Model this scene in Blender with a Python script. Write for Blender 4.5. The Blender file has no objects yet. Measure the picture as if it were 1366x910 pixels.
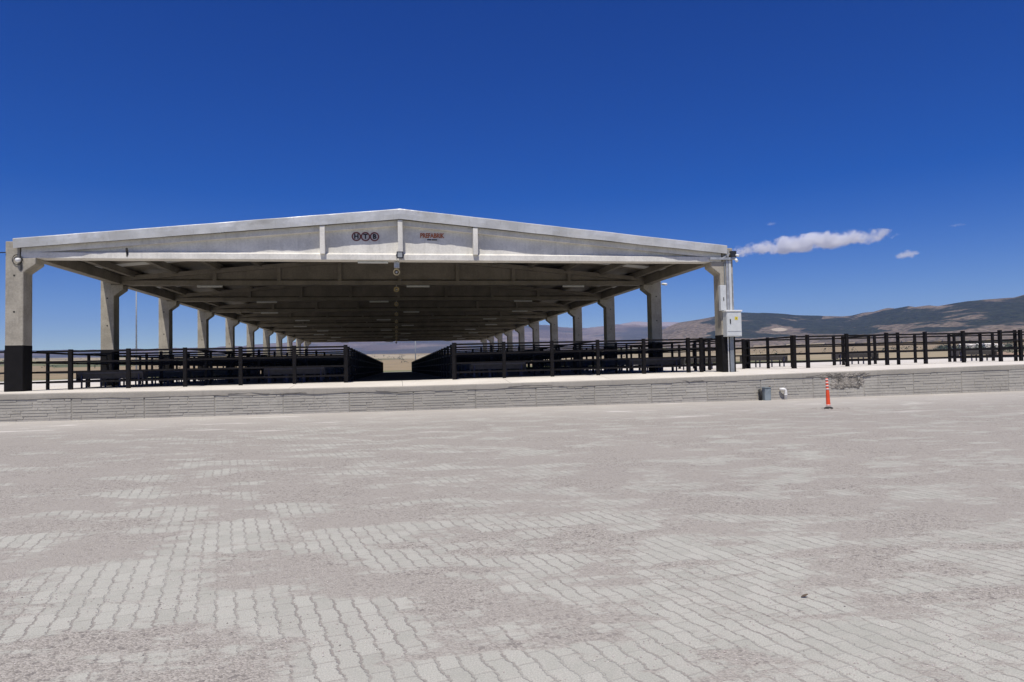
import bpy, bmesh, math, random
from mathutils import Vector, Matrix, noise
random.seed(7)
scn = bpy.context.scene
COL = scn.collection
R = math.radians
PI = math.pi

# ------------------------------------------------------------------ helpers
def interp(x, pts):
    if x <= pts[0][0]: return pts[0][1]
    for (a, b), (c, d) in zip(pts, pts[1:]):
        if x <= c: return b + (d - b) * (x - a) / (c - a)
    return pts[-1][1]

def smooth(t):
    t = max(0., min(1., t)); return t * t * (3 - 2 * t)

class MB:
    """collects boxes, prisms, tubes and sheets and links them as ONE mesh object"""
    def __init__(self): self.v = []; self.f = []; self.m = []
    def add(self, vs, fs, mi=0):
        o = len(self.v); self.v += [tuple(p) for p in vs]
        self.f += [tuple(i + o for i in f) for f in fs]; self.m += [mi] * len(fs); return self
    def box(self, x0, x1, y0, y1, z0, z1, mi=0):
        vs = [(x, y, z) for z in (z0, z1) for y in (y0, y1) for x in (x0, x1)]
        return self.add(vs, [(0,2,3,1),(4,5,7,6),(0,1,5,4),(2,6,7,3),(0,4,6,2),(1,3,7,5)], mi)
    def bar(self, a, b, w, h, mi=0, up=Vector((0,0,1))):
        a, b = Vector(a), Vector(b); d = (b - a).normalized()
        s = d.cross(up)
        if s.length < 1e-4: s = d.cross(Vector((0,1,0)))
        s.normalize(); u = s.cross(d)
        vs = [p + s * i * w / 2 + u * j * h / 2 for p in (a, b) for j in (-1, 1) for i in (-1, 1)]
        return self.add(vs, [(0,1,3,2),(4,6,7,5),(0,4,5,1),(2,3,7,6),(0,2,6,4),(1,5,7,3)], mi)
    def prism_y(self, prof, y0, y1, mi=0):          # profile in x,z (counter-clockwise seen from -y)
        n = len(prof); vs = [(x, y0, z) for x, z in prof] + [(x, y1, z) for x, z in prof]
        fs = [tuple(range(n)), tuple(range(2 * n - 1, n - 1, -1))]
        fs += [(i, i + n, (i + 1) % n + n, (i + 1) % n) for i in range(n)]
        return self.add(vs, fs, mi)
    def tube(self, pts, r, n=8, mi=0, r1=None, cap=True):
        pts = [Vector(p) for p in pts]; vs = []; N = len(pts)
        for i, p in enumerate(pts):
            d = (pts[min(i + 1, N - 1)] - pts[max(i - 1, 0)]).normalized()
            a = Vector((0,0,1)) if abs(d.z) < .9 else Vector((1,0,0))
            s = d.cross(a).normalized(); u = s.cross(d)
            rr = r if r1 is None else r + (r1 - r) * i / (N - 1)
            if isinstance(r, (list, tuple)): rr = r[i]
            for k in range(n):
                t = 2 * PI * k / n; vs.append(p + s * math.cos(t) * rr + u * math.sin(t) * rr)
        fs = [(i*n+k, i*n+(k+1)%n, (i+1)*n+(k+1)%n, (i+1)*n+k) for i in range(N-1) for k in range(n)]
        if cap: fs += [tuple(range(n-1,-1,-1)), tuple((N-1)*n+k for k in range(n))]
        return self.add(vs, fs, mi)
    def grid(self, xs, ys, fz, mi=0):
        vs = [(x, y, fz(x, y)) for y in ys for x in xs]; n = len(xs)
        fs = [(j*n+i, j*n+i+1, (j+1)*n+i+1, (j+1)*n+i) for j in range(len(ys)-1) for i in range(n-1)]
        return self.add(vs, fs, mi)
    def build(self, name, mats, parent=None, smooth_=False, bevel=0):
        me = bpy.data.meshes.new(name); me.from_pydata(self.v, [], self.f)
        if not isinstance(mats, (list, tuple)): mats = [mats]
        for m in mats: me.materials.append(m)
        me.polygons.foreach_set('material_index', self.m)
        bm = bmesh.new(); bm.from_mesh(me)
        bmesh.ops.recalc_face_normals(bm, faces=bm.faces)
        if bevel:
            bmesh.ops.bevel(bm, geom=[e for e in bm.edges if len(e.link_faces) == 2 and e.calc_face_angle(0) > .5],
                            offset=bevel, segments=1, affect='EDGES', clamp_overlap=True)
        bm.to_mesh(me); bm.free()
        if smooth_:
            for p in me.polygons: p.use_smooth = True
        me.update()
        o = bpy.data.objects.new(name, me); COL.objects.link(o)
        if parent: o.parent = parent
        return o

def tag(o, label, cat, group=None, kind=None):
    if label: o['label'] = label
    if cat: o['category'] = cat
    if group: o['group'] = group
    if kind: o['kind'] = kind
    return o
def thing(name, loc, label, cat, group=None, rz=0):
    o = bpy.data.objects.new(name, None); COL.objects.link(o)
    o.empty_display_size = .2
    o.location = loc; o.rotation_euler = (0, 0, rz)
    return tag(o, label, cat, group)
def dup(root, loc, rz=0, label=None, group=None):
    r = root.copy(); COL.objects.link(r); r.location = loc; r.rotation_euler = (0, 0, rz)
    if label: r['label'] = label
    if group: r['group'] = group
    for ch in list(root.children):
        c = ch.copy(); COL.objects.link(c); c.parent = r
        for g in list(ch.children):
            d = g.copy(); COL.objects.link(d); d.parent = c
    return r
def copy_part(o, parent, loc):
    c = o.copy(); COL.objects.link(c); c.parent = parent; c.location = loc
    for g in list(o.children):
        d = g.copy(); COL.objects.link(d); d.parent = c
    return c
def struct(o): o['kind'] = 'structure'; return o

# ------------------------------------------------------------------ node helper
class NT:
    def __init__(self, name, vol=False):
        self.mat = bpy.data.materials.new(name); self.mat.use_nodes = True
        self.t = self.mat.node_tree; self.t.nodes.clear()
        self.out = self.n('ShaderNodeOutputMaterial')
        if not vol:
            self.b = self.n('ShaderNodeBsdfPrincipled'); self.t.links.new(self.b.outputs[0], self.out.inputs[0])
    def n(self, typ, **kw):
        o = self.t.nodes.new(typ)
        for k, v in kw.items(): setattr(o, k, v)
        return o
    def put(self, sock, v):
        if v is None: return
        if isinstance(v, (int, float)):
            try: sock.default_value = v
            except TypeError: sock.default_value = (v, v, v) if len(sock.default_value) == 3 else (v, v, v, 1)
        elif isinstance(v, (tuple, list)):
            sock.default_value = tuple(v) + ((1,) if len(v) == 3 and len(sock.default_value) == 4 else ())
        else: self.t.links.new(v, sock)
    def math(self, op, a, b=None, c=None, clamp=False):
        o = self.n('ShaderNodeMath', operation=op, use_clamp=clamp)
        for s, v in zip(o.inputs, (a, b, c)): self.put(s, v)
        return o.outputs[0]
    def mr(self, v, a, b, c=0., d=1., sm=True):
        o = self.n('ShaderNodeMapRange', interpolation_type='SMOOTHSTEP' if sm else 'LINEAR'); o.clamp = True
        for s, x in zip(o.inputs, (v, a, b, c, d)): self.put(s, x)
        return o.outputs[0]
    def mix(self, f, a, b, mode='MIX'):
        o = self.n('ShaderNodeMix', data_type='RGBA', blend_type=mode)
        self.put(o.inputs[0], f); self.put(o.inputs[6], a); self.put(o.inputs[7], b)
        return o.outputs[2]
    def pos(self): return self.n('ShaderNodeNewGeometry').outputs['Position']
    def obj(self): return self.n('ShaderNodeTexCoord').outputs['Object']
    def map(self, v, scale=(1,1,1), rot=(0,0,0), loc=(0,0,0)):
        o = self.n('ShaderNodeMapping'); self.put(o.inputs[0], v)
        o.inputs['Scale'].default_value = scale; o.inputs['Rotation'].default_value = rot; o.inputs['Location'].default_value = loc
        return o.outputs[0]
    def noise(self, v, s, det=4, rough=.55, dist=0.):
        o = self.n('ShaderNodeTexNoise'); self.put(o.inputs['Vector'], v)
        o.inputs['Scale'].default_value = s; o.inputs['Detail'].default_value = det
        o.inputs['Roughness'].default_value = rough; o.inputs['Distortion'].default_value = dist
        return o.outputs[0]
    def vor(self, v, s, out='Distance', feature='F1', rnd=1.):
        o = self.n('ShaderNodeTexVoronoi', feature=feature); self.put(o.inputs['Vector'], v)
        o.inputs['Scale'].default_value = s; o.inputs['Randomness'].default_value = rnd
        return o.outputs[out]
    def sep(self, v):
        o = self.n('ShaderNodeSeparateXYZ'); self.put(o.inputs[0], v); return o.outputs
    def bump(self, h, st=.3, d=.02):
        o = self.n('ShaderNodeBump'); o.inputs['Strength'].default_value = st; o.inputs['Distance'].default_value = d
        self.put(o.inputs['Height'], h); self.t.links.new(o.outputs[0], self.b.inputs['Normal'])
    def fin(self, col, rough=.8, metal=0., spec=None):
        self.put(self.b.inputs['Base Color'], col); self.put(self.b.inputs['Roughness'], rough)
        self.put(self.b.inputs['Metallic'], metal)
        if spec is not None: self.b.inputs['Specular IOR Level'].default_value = spec
        return self.mat

def mat_concrete(name, col, var=.18, scale=1., streak=.0, holes=True, bump=.25):
    t = NT(name); p = t.pos()
    a = t.noise(p, 1.3 * scale, 5, .6); b = t.noise(p, 14 * scale, 4, .6)
    f = t.math('ADD', t.math('MULTIPLY', a, .65), t.math('MULTIPLY', b, .35))
    lo = tuple(c * (1 - var * 1.6) for c in col); hi = tuple(min(1, c * (1 + var)) for c in col)
    c = t.mix(t.mr(f, .34, .66), lo, hi)
    if streak:
        s = t.noise(t.map(p, (5, 5, .35)), 1.6, 4, .6)
        c = t.mix(t.mr(s, .5, .75, 0, streak), c, tuple(x * .45 for x in col))
    h = t.noise(p, 55, 4, .6)
    if holes:
        v = t.vor(p, 26); hole = t.mr(v, .1, .2, 1, 0)
        c = t.mix(t.math('MULTIPLY', hole, .35), c, tuple(x * .4 for x in col))
        h = t.math('SUBTRACT', h, hole)
    t.bump(h, bump, .01)
    return t.fin(c, .88, spec=.3)

def mat_plain(name, col, rough=.5, metal=0., var=.12, scale=6., bump=0., spec=None):
    t = NT(name); p = t.pos()
    a = t.noise(p, scale, 4, .6)
    c = t.mix(t.mr(a, .35, .65), tuple(x * (1 - var) for x in col), tuple(min(1, x * (1 + var)) for x in col))
    if bump: t.bump(t.noise(p, scale * 4, 3), bump, .01)
    return t.fin(c, t.mr(a, .3, .7, rough * .85, min(1, rough * 1.15)), metal, spec)

M = {}
M['column'] = mat_concrete('column_concrete', (.35, .322, .268), .16, 1., .35)
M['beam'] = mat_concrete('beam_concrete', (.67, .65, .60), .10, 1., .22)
M['under'] = mat_concrete('shaded_beam_concrete', (.21, .188, .152), .14, 1., .2)  # darker copy of the beam concrete, interior shade put into its colour
M['black'] = mat_plain('black_paint', (.0065, .0055, .006), .6, 0, .3, 9, .05, .18)
M['blackbase'] = mat_plain('matt_black_paint', (.0085, .008, .0085), .8, 0, .3, 5, .08, .15)
M['white'] = mat_plain('white_paint', (.72, .72, .70), .45, 0, .05)
M['cab'] = mat_plain('cabinet_paint', (.55, .57, .57), .4, 0, .05)
M['galv'] = mat_plain('galvanised_steel', (.42, .43, .44), .5, .5, .15, 8)
M['trough'] = mat_plain('trough_steel', (.08, .075, .075), .7, .1, .2, 8)
M['blue'] = mat_plain('blue_purple_paint', (.035, .035, .075), .5, 0, .15)
M['pipe'] = mat_plain('white_plastic_pipe', (.75, .74, .72), .4, 0, .05)
M['bluegrey'] = mat_plain('blue_grey_steel', (.22, .26, .28), .55, .1, .15)
M['yellow'] = mat_plain('yellow_sticker', (.62, .50, .04), .5, 0, .05)
M['orange'] = mat_plain('orange_plastic', (.72, .075, .02), .45, 0, .08)
M['band'] = mat_plain('pale_reflective_band', (.72, .50, .47), .35, 0, .06)
M['rubber'] = mat_plain('black_rubber', (.02, .02, .02), .8, 0, .2)
M['dark'] = mat_plain('dark_hole', (.03, .027, .024), .9, 0, .2)
M['darkmetal'] = mat_plain('dark_metal', (.04, .04, .042), .4, .4, .15)
M['glass'] = mat_plain('lamp_glass', (.30, .31, .31), .12, 0, .05)
M['tube'] = mat_plain('white_lamp_cover', (.6, .6, .57), .35, 0, .04)
M['signred'] = mat_plain('sign_dark_red', (.16, .05, .045), .6, 0, .1)
M['signorange'] = mat_plain('sign_orange_red', (.36, .12, .05), .6, 0, .1)
M['signblack'] = mat_plain('sign_black', (.02, .018, .022), .6, 0, .1)
M['signface'] = mat_plain('sign_pale_face', (.46, .44, .42), .6, 0, .06)
M['brass'] = mat_plain('yellowed_horn', (.50, .40, .21), .5, 0, .12)
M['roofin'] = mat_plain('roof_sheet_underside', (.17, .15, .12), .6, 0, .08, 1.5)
M['leaf'] = mat_plain('dry_leaf', (.10, .07, .045), .8, 0, .3, 30)
M['plaster'] = mat_plain('white_plaster', (.7, .66, .6), .8, 0, .08)
M['tile'] = mat_plain('red_roof_tile', (.30, .21, .15), .8, 0, .15)
M['steelpole'] = mat_plain('grey_pole_steel', (.20, .22, .24), .5, .3, .1)

# verge flashing: thin pale sheet metal, slightly dirty and dented
t = NT('verge_sheet_metal'); p = t.pos()
a = t.noise(p, 1.1, 4, .6); s = t.noise(t.map(p, (6, 6, 1.2)), 2.2, 4)
c = t.mix(t.mr(a, .35, .65), (.50, .50, .49), (.64, .64, .63)); c = t.mix(t.mr(s, .55, .75, 0, .35), c, (.36, .34, .31))
t.bump(t.noise(p, 3.2, 3), .5, .05)
M['verge'] = t.fin(c, .42, .25)

# translucent roof sheet
t = NT('translucent_roof_sheet', True)
d = t.n('ShaderNodeBsdfDiffuse'); d.inputs[0].default_value = (.5, .48, .42, 1)
tr = t.n('ShaderNodeBsdfTranslucent'); tr.inputs[0].default_value = (.24, .23, .20, 1)
mx = t.n('ShaderNodeMixShader'); mx.inputs[0].default_value = .25
t.t.links.new(d.outputs[0], mx.inputs[1]); t.t.links.new(tr.outputs[0], mx.inputs[2]); t.t.links.new(mx.outputs[0], t.out.inputs[0])
M['skylight'] = t.mat

# ------------------------------------------------------------------ paved yard: grey interlocking pavers partly under pinkish grit
t = NT('paving_and_grit'); p = t.pos()
pr = t.map(p, (1, 1, 1), (0, 0, R(-13.2)))
warp = t.noise(p, .35, 2)
x, y, z = t.sep(pr)[:3]
wv = t.math('ADD', t.math('MULTIPLY', y, 1 / .225), t.math('MULTIPLY', warp, .5))
tri = t.math('PINGPONG', wv, .5)                                     # 0..0.5
zig = t.mr(tri, .20, .30, -.05, .05)
u = t.math('ADD', t.math('ADD', t.math('MULTIPLY', x, 1 / .113), zig), t.math('MULTIPLY', warp, .7))
fu = t.math('FRACT', u); du = t.math('MINIMUM', fu, t.math('SUBTRACT', 1., fu))
odd = t.math('MODULO', t.math('FLOOR', t.math('ABSOLUTE', u)), 2.)
fv = t.math('FRACT', t.math('ADD', wv, t.math('MULTIPLY', odd, .5)))
dv = t.math('MINIMUM', fv, t.math('SUBTRACT', 1., fv))
jn = t.noise(p, 38, 3, .6)
ju = t.mr(t.math('ADD', du, t.math('MULTIPLY', t.math('SUBTRACT', jn, .5), .34)), .015, .095, 1, 0)
jv = t.math('MULTIPLY', t.mr(t.math('ADD', dv, t.math('MULTIPLY', t.math('SUBTRACT', jn, .5), .14)), .008, .05, 1, 0), .45)
joint = t.math('MAXIMUM', ju, jv)
cell = t.n('ShaderNodeTexWhiteNoise', noise_dimensions='2D')
tilt = t.noise(p, 3.1, 2)
cb = t.n('ShaderNodeCombineXYZ'); t.put(cb.inputs[0], t.math('FLOOR', u)); t.put(cb.inputs[1], t.math('FLOOR', t.math('ADD', wv, t.math('MULTIPLY', odd, .5))))
t.put(cell.inputs['Vector'], cb.outputs[0]); cv = cell.outputs['Value']
fine = t.noise(p, 120, 3, .7); mid = t.noise(p, 9, 5, .65); big = t.noise(p, .25, 4, .6)
pav = t.mix(t.mr(cv, 0, 1, 0, 1, False), (.415, .412, .355), (.505, .50, .435))
pav = t.mix(t.mr(mid, .35, .7, 0, .6), pav, (.52, .50, .44))
pav = t.mix(t.mr(fine, .38, .62, 0, .5), pav, (.25, .245, .22))
ochre = t.mr(t.noise(p, 2.1, 5, .7), .67, .76, 0, .35)
pav = t.mix(ochre, pav, (.42, .33, .20))
# grit
gv = t.vor(p, 95, 'Color'); gs = t.sep(gv)[0]; gd = t.vor(p, 95)
grit = t.mix(gs, (.235, .214, .186), (.475, .441, .39))
gv2 = t.sep(t.vor(p, 40, 'Color'))[1]
grit = t.mix(t.mr(gv2, .88, .95, 0, .65), grit, (.13, .115, .11))
tone = t.noise(p, .8, 3)
grit = t.mix(t.mr(tone, .35, .65, 0, .6), grit, (.372, .343, .303))
far = t.sep(p)[1]
bias = t.mr(far, -22.5, -15.5, -.02, .07, False)
side = t.mr(t.math('ABSOLUTE', t.math('SUBTRACT', t.sep(p)[0], .5)), 2.5, 7., 0., .02, False)
gm = t.math('ADD', t.math('ADD', t.noise(t.map(p, (.7, 1.2, 1), (0, 0, R(10))), 1.25, 6, .62, .2), bias), side)
gm = t.math('ADD', gm, t.math('MULTIPLY', t.math('SUBTRACT', jn, .5), .12))
gm = t.math('ADD', gm, t.math('MULTIPLY', joint, .03))
gm = t.math('ADD', gm, t.math('MULTIPLY', t.math('SUBTRACT', t.noise(t.map(p, (.5, 1.6, 1), (0, 0, R(6)), (3, 8, 0)), 3.4, 6, .7), .5), .55))
gmask = t.math('MULTIPLY', t.mr(gm, .465, .56), .95)
jg = t.math('MULTIPLY', joint, t.mr(t.noise(p, 1.7, 4, .6), .32, .62, .25, 1.))
col = t.mix(jg, pav, (.285, .26, .232))
col = t.mix(gmask, col, grit)
# pale mortar dust near the foot of the wall, with spills
dust = t.mr(t.math('ADD', far, t.math('MULTIPLY', t.math('SUBTRACT', mid, .5), 2.0)), -9., -2.1, 0, .62)
col = t.mix(dust, col, (.52, .49, .44))
spill = t.math('MULTIPLY', t.mr(t.noise(t.map(p, (.35, 1.1, 1)), 1.0, 5, .6), .60, .70), t.mr(far, -13., -5., 0, .9))
col = t.mix(spill, col, (.66, .63, .575))
rg = t.noise(p, .12, 4, .6)
col = t.mix(t.mr(rg, .4, .65, 0, .18), col, (.30, .277, .25))
hgt = t.math('ADD', t.math('MULTIPLY', t.math('SUBTRACT', 1., t.math('MULTIPLY', joint, t.math('SUBTRACT', 1., gmask))), .006),
             t.math('MULTIPLY', gmask, t.math('ADD', t.math('MULTIPLY', gd, -.007), .006)))
hgt = t.math('ADD', hgt, t.math('MULTIPLY', fine, .0012))
bp = t.n('ShaderNodeBump'); bp.inputs['Strength'].default_value = .8; bp.inputs['Distance'].default_value = 1.
t.put(bp.inputs['Height'], hgt); t.t.links.new(bp.outputs[0], t.b.inputs['Normal'])
M['yard'] = t.fin(col, .92, spec=.2)

# platform concrete
t = NT('platform_concrete'); p = t.pos()
a = t.noise(p, .6, 5, .6); b = t.noise(p, 7, 4, .65); f = t.noise(p, 80, 3)
c = t.mix(t.mr(a, .35, .65), (.62, .58, .51), (.70, .66, .585)); c = t.mix(t.mr(b, .5, .75, 0, .4), c, (.60, .55, .46))
xx, yy, _ = t.sep(p)[:3]
jx = t.math('FRACT', t.math('MULTIPLY', xx, 1 / 3.75)); jx = t.mr(t.math('MINIMUM', jx, t.math('SUBTRACT', 1., jx)), .002, .005, 1, 0)
c = t.mix(t.math('MULTIPLY', jx, .6), c, (.2, .19, .17))
t.bump(t.math('ADD', f, b), .2, .01)
M['platform'] = t.fin(c, .85, spec=.3)
# pen floor: roof shade painted into the colour of the trodden dung
t = NT('pen_floor_dirt_shade'); p = t.pos()
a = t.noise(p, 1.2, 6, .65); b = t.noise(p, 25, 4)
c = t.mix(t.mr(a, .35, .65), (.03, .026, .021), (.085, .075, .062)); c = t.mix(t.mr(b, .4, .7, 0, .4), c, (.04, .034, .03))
t.bump(b, .4, .02); M['dirt_shade'] = t.fin(c, .95)
# wall concrete
def wallmat(name, col):
    t = NT(name); p = t.pos()
    a = t.noise(p, .5, 4, .6); b = t.noise(p, 12, 5, .65); s = t.noise(t.map(p, (3.5, 1, .5)), 1.3, 5, .65)
    c = t.mix(t.mr(a, .35, .65), tuple(x * .88 for x in col), tuple(x * 1.1 for x in col))
    c = t.mix(t.mr(b, .4, .75, 0, .5), c, tuple(x * .72 for x in col))
    c = t.mix(t.mr(s, .55, .75, 0, .45), c, tuple(x * .6 for x in col))
    c = t.mix(t.mr(t.sep(p)[2], -.95, -.72, .4, 0), c, (.40, .37, .35))
    oi = t.n('ShaderNodeObjectInfo').outputs['Random']
    c = t.mix(t.mr(oi, 0, 1, 0, .55, False), c, tuple(x * k for x, k in zip(col, (.80, .79, .78))))
    st = t.mr(t.noise(t.map(p, (2.2, 1, .16)), 2.4, 5, .7), .56, .72, 0, .55)
    c = t.mix(st, c, (.30, .275, .245))
    c = t.mix(t.mr(t.noise(p, 3.3, 6, .7), .60, .72, 0, .5), c, (.27, .25, .23))
    t.bump(t.math('ADD', b, t.noise(p, 50, 3)), .5, .015)
    return t.fin(c, .92, spec=.2)
M['wall'] = wallmat('wall_concrete', (.42, .40, .355))
M['coping'] = wallmat('coping_concrete', (.41, .385, .335))
M['rough'] = mat_concrete('broken_concrete', (.27, .247, .215), .5, 3., 0, True, .8)
M['tar'] = mat_plain('tar_smear', (.12, .108, .095), .8, 0, .4, 20)

# ------------------------------------------------------------------ platform levels
Z0 = [(-60,-.12),(-13,-.03),(0,0),(13,.09),(19,.18),(25,.24),(60,.36)]
ZE = [(-60,-.14),(-13,-.06),(-7,-.10),(0,-.13),(8,-.085),(15,0.),(26,.16),(60,.30)]
def zp(x, y):
    a = interp(x, Z0) - .0025 * max(0, y)
    if y >= .5: return a
    e = interp(x, ZE)
    return a + (e - a) * smooth((.5 - y) / 2.3) ** 1.0
def zg(x, y):
    return -.95 + interp(x, [(-60,.05),(-14,.025),(0,0),(13,-.01),(27,.055),(60,.12)]) * smooth((y + 20) / 18)
WY = -1.8                                                       # outer face of the retaining wall

def rng(a, b, n): return [a + (b - a) * i / n for i in range(n + 1)]
struct(MB().grid(rng(-70, 80, 100), rng(-70, WY + .06, 60), zg).build('paved_yard', M['yard'], smooth_=True))
pl = MB()
xs = rng(-45, 62, 107); ys = rng(WY + .02, .5, 8) + rng(1.5, 82, 40)
pl.grid(xs, ys, zp)
n = len(xs)
for (xa, ya, xb, yb, steps) in ((-45, WY+.02, -45, 82, 20), (62, WY+.02, 62, 82, 20), (-45, 82, 62, 82, 40)):
    for i in range(steps):
        a = (xa + (xb-xa)*i/steps, ya + (yb-ya)*i/steps); b = (xa + (xb-xa)*(i+1)/steps, ya + (yb-ya)*(i+1)/steps)
        pl.add([(a[0],a[1],-1.6),(b[0],b[1],-1.6),(b[0],b[1],zp(*b)),(a[0],a[1],zp(*a))], [(0,1,2,3)])
struct(pl.build('platform', M['platform'], smooth_=False))
struct(MB().grid(rng(-12.3, 12.3, 24), [2.6, 4] + rng(6, 74.5, 20), lambda x, y: zp(x, y) + .006).build('pen_floor', M['dirt_shade']))  # dark sheet standing in for the roof's shade on the platform

# ------------------------------------------------------------------ retaining wall
rw = thing('retaining_wall', (0, WY, -.95), 'long low grey retaining wall of ribbed concrete panels along the platform edge', 'wall')
def wl(x, y, z): return (x, y, z)
PW = 2.12
cop = MB()
k0, k1 = -15, 24
for k in range(k0, k1):
    xa, xb = k * PW + .35, (k + 1) * PW + .35
    m = MB()
    zb = zg((xa+xb)/2, WY) - .1 + .95
    ztl, ztr = interp(xa, ZE) - .17 + .95, interp(xb, ZE) - .17 + .95
    m.add([(xa+.004, .026, zb), (xb-.004, .026, zb), (xb-.004, .026, ztr), (xa+.004, .026, ztl)], [(0,1,2,3)])
    zlow = zg((xa+xb)/2, WY) + .95 - .03
    rows = 8; hl, hr = (ztl - zlow) / rows, (ztr - zlow) / rows
    for r in range(rows):
        x = xa + .012
        while x < xb - .12:
            L = random.choice([.28, .4, .55, .75, 1.0]); xe = min(xb - .012, x + L)
            if xb - .012 - xe < .14: xe = xb - .012
            t0 = (x - xa) / PW; t1 = (xe - xa) / PW
            def zz(t, q): return (zlow + (ztl - zlow) * q / rows) * (1 - t) + (zlow + (ztr - zlow) * q / rows) * t
            g = .007 + random.random() * .005; pj = .021 - random.uniform(.0, .016); jit = lambda: random.uniform(-.004, .004)
            b0, b1, c0, c1 = zz(t0, r)+g*.5+jit(), zz(t1, r)+g*.5+jit(), zz(t0, r+1)-g*.5+jit(), zz(t1, r+1)-g*.5+jit()
            ch = .010; X0, X1 = x + .004, xe - .004
            vs = [(X0,.035,b0),(X1,.035,b1),(X1,.035,c1),(X0,.035,c0),
                  (X0+ch,pj,b0+ch),(X1-ch,pj+random.uniform(-.003,.003),b1+ch),(X1-ch,pj,c1-ch*.6),(X0+ch,pj,c0-ch*.6)]
            m.add(vs, [(4,5,6,7),(0,1,5,4),(1,2,6,5),(2,3,7,6),(3,0,4,7)])
            x = xe
    o = m.build('panel', M['wall'], rw)
# coping band: plain rough concrete with an uneven lower edge
nx = 340; xs = rng(k0*PW+.35, k1*PW+.35, nx)
def chip(x): 
    return .03 * noise.noise((x * .9, 3.1, 0)) + .018 * noise.noise((x * 5, 7, 0))
prof = []
for x in xs:
    e = interp(x, ZE) + .95; c = chip(x); w = .012 * noise.noise((x * 2.3, 0, 5))
    prof.append([(x, .05, e-.175 + c*.3), (x, -.006 + w, e-.17 + c), (x, -.012 + w, e-.10), (x, -.016 + w, e-.02 + .3*c), (x, -.010 + w, e-.002 + .2*c), (x, .09, e + .012)])
vs = [q for pr_ in prof for q in pr_]
fs = [(i*6+j, (i+1)*6+j, (i+1)*6+j+1, i*6+j+1) for i in range(nx) for j in range(5)]
cop.add(vs, fs); cop.build('coping', M['coping'], rw)
# broken dark patch of the wall and tar smears under the coping
def blob(name, x0, x1, z0, z1, n, mat, seed, smin=.02, smax=.09):
    rr = random.Random(seed); m = MB()
    for i in range(n):
        cx, cz = rr.uniform(x0, x1), z0 + (z1 - z0) * rr.random() ** .8
        w, h = rr.uniform(smin, smax), rr.uniform(smin, smax) * .7
        a = rr.uniform(0, 6.28); k = 6; ring = []
        for j in range(k):
            q = a + j * 2*PI/k; q2 = rr.uniform(.6, 1.1)
            ring.append((cx + math.cos(q)*w*q2, cz + math.sin(q)*h*q2))
        vs = [(qx, .008, qz) for qx, qz in ring] + [(cx, -.006 - rr.random()*.007, cz)]
        m.add(vs, [(j, (j+1) % k, k) for j in range(k)])
    return m.build(name, mat, rw)
e = interp(16.4, ZE) + .95
blob('broken_patch', 16.0, 17.3, e-.62, e-.2, 170, M['rough'], 5, .03, .13)
for q in blob('broken_patch', 15.5, 17.55, e-.19, e-.05, 110, M['rough'], 6, .03, .10).data.vertices: q.co.y -= .022
def crack(x0, x1, dz, seed):
    rr = random.Random(seed); m = MB(); x = x0; z = dz; pts = []
    while x < x1:
        e = interp(x, ZE) + .95; pts.append((x, -.016, e + z)); x += rr.uniform(.05, .16); z = max(-.2, min(-.07, z + rr.uniform(-.022, .022)))
    rad = [rr.uniform(.003, .009) for _ in pts]
    return m.tube(pts, rad, 5).build('crack', M['tar'], rw)
for k, (a, b, dz) in enumerate(((-5.6, -4.3, -.13), (-4.0, -3.1, -.15), (-.9, .6, -.12), (3.6, 5.2, -.13), (5.4, 6.6, -.15), (10.0, 10.9, -.11), (14.9, 16.0, -.13))): crack(a, b, dz, 40 + k)

# ------------------------------------------------------------------ the open market shed
shed = thing('market_shed', (0, 0, 0), 'long open sided concrete shed with low gable roof standing on the platform', 'building')
BAY, NB = 7.5, 10
XO = 13.05
# columns: hammerhead corbel towards the inside, upstand outside, black painted foot
def column_mesh(sgn):
    pr_ = [(-XO,-.25),(-12.5,-.25),(-12.5,3.96),(-12.13,4.24),(-12.13,4.45),(-12.62,4.45),(-12.62,5.0),(-XO,5.0)]
    if sgn > 0: pr_ = [(-x, z) for x, z in reversed(pr_)]
    m = MB(); m.prism_y(pr_, 0, .6); return m
for sgn in (-1, 1):
    first = column_mesh(sgn).build('column', M['column'], shed, bevel=.018)
    xa, xb = (-XO-.006, -12.5+.006) if sgn < 0 else (12.5-.006, XO+.006)
    zb = 1.52 if sgn < 0 else 1.56
    base = MB().box(xa, xb, -.006, .606, -.2, zb).build('painted_foot', M['blackbase'], first, bevel=.018)
    for hz in (3.85, 2.63):
        cxx = (xa + xb) / 2
        MB().tube([(cxx, -.004, hz), (cxx, .02, hz)], .035, 8).build('lifting_socket', M['dark'], first)
    for i in range(1, NB + 1): copy_part(first, shed, (0, i * BAY, -.0025 * i * BAY))

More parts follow.
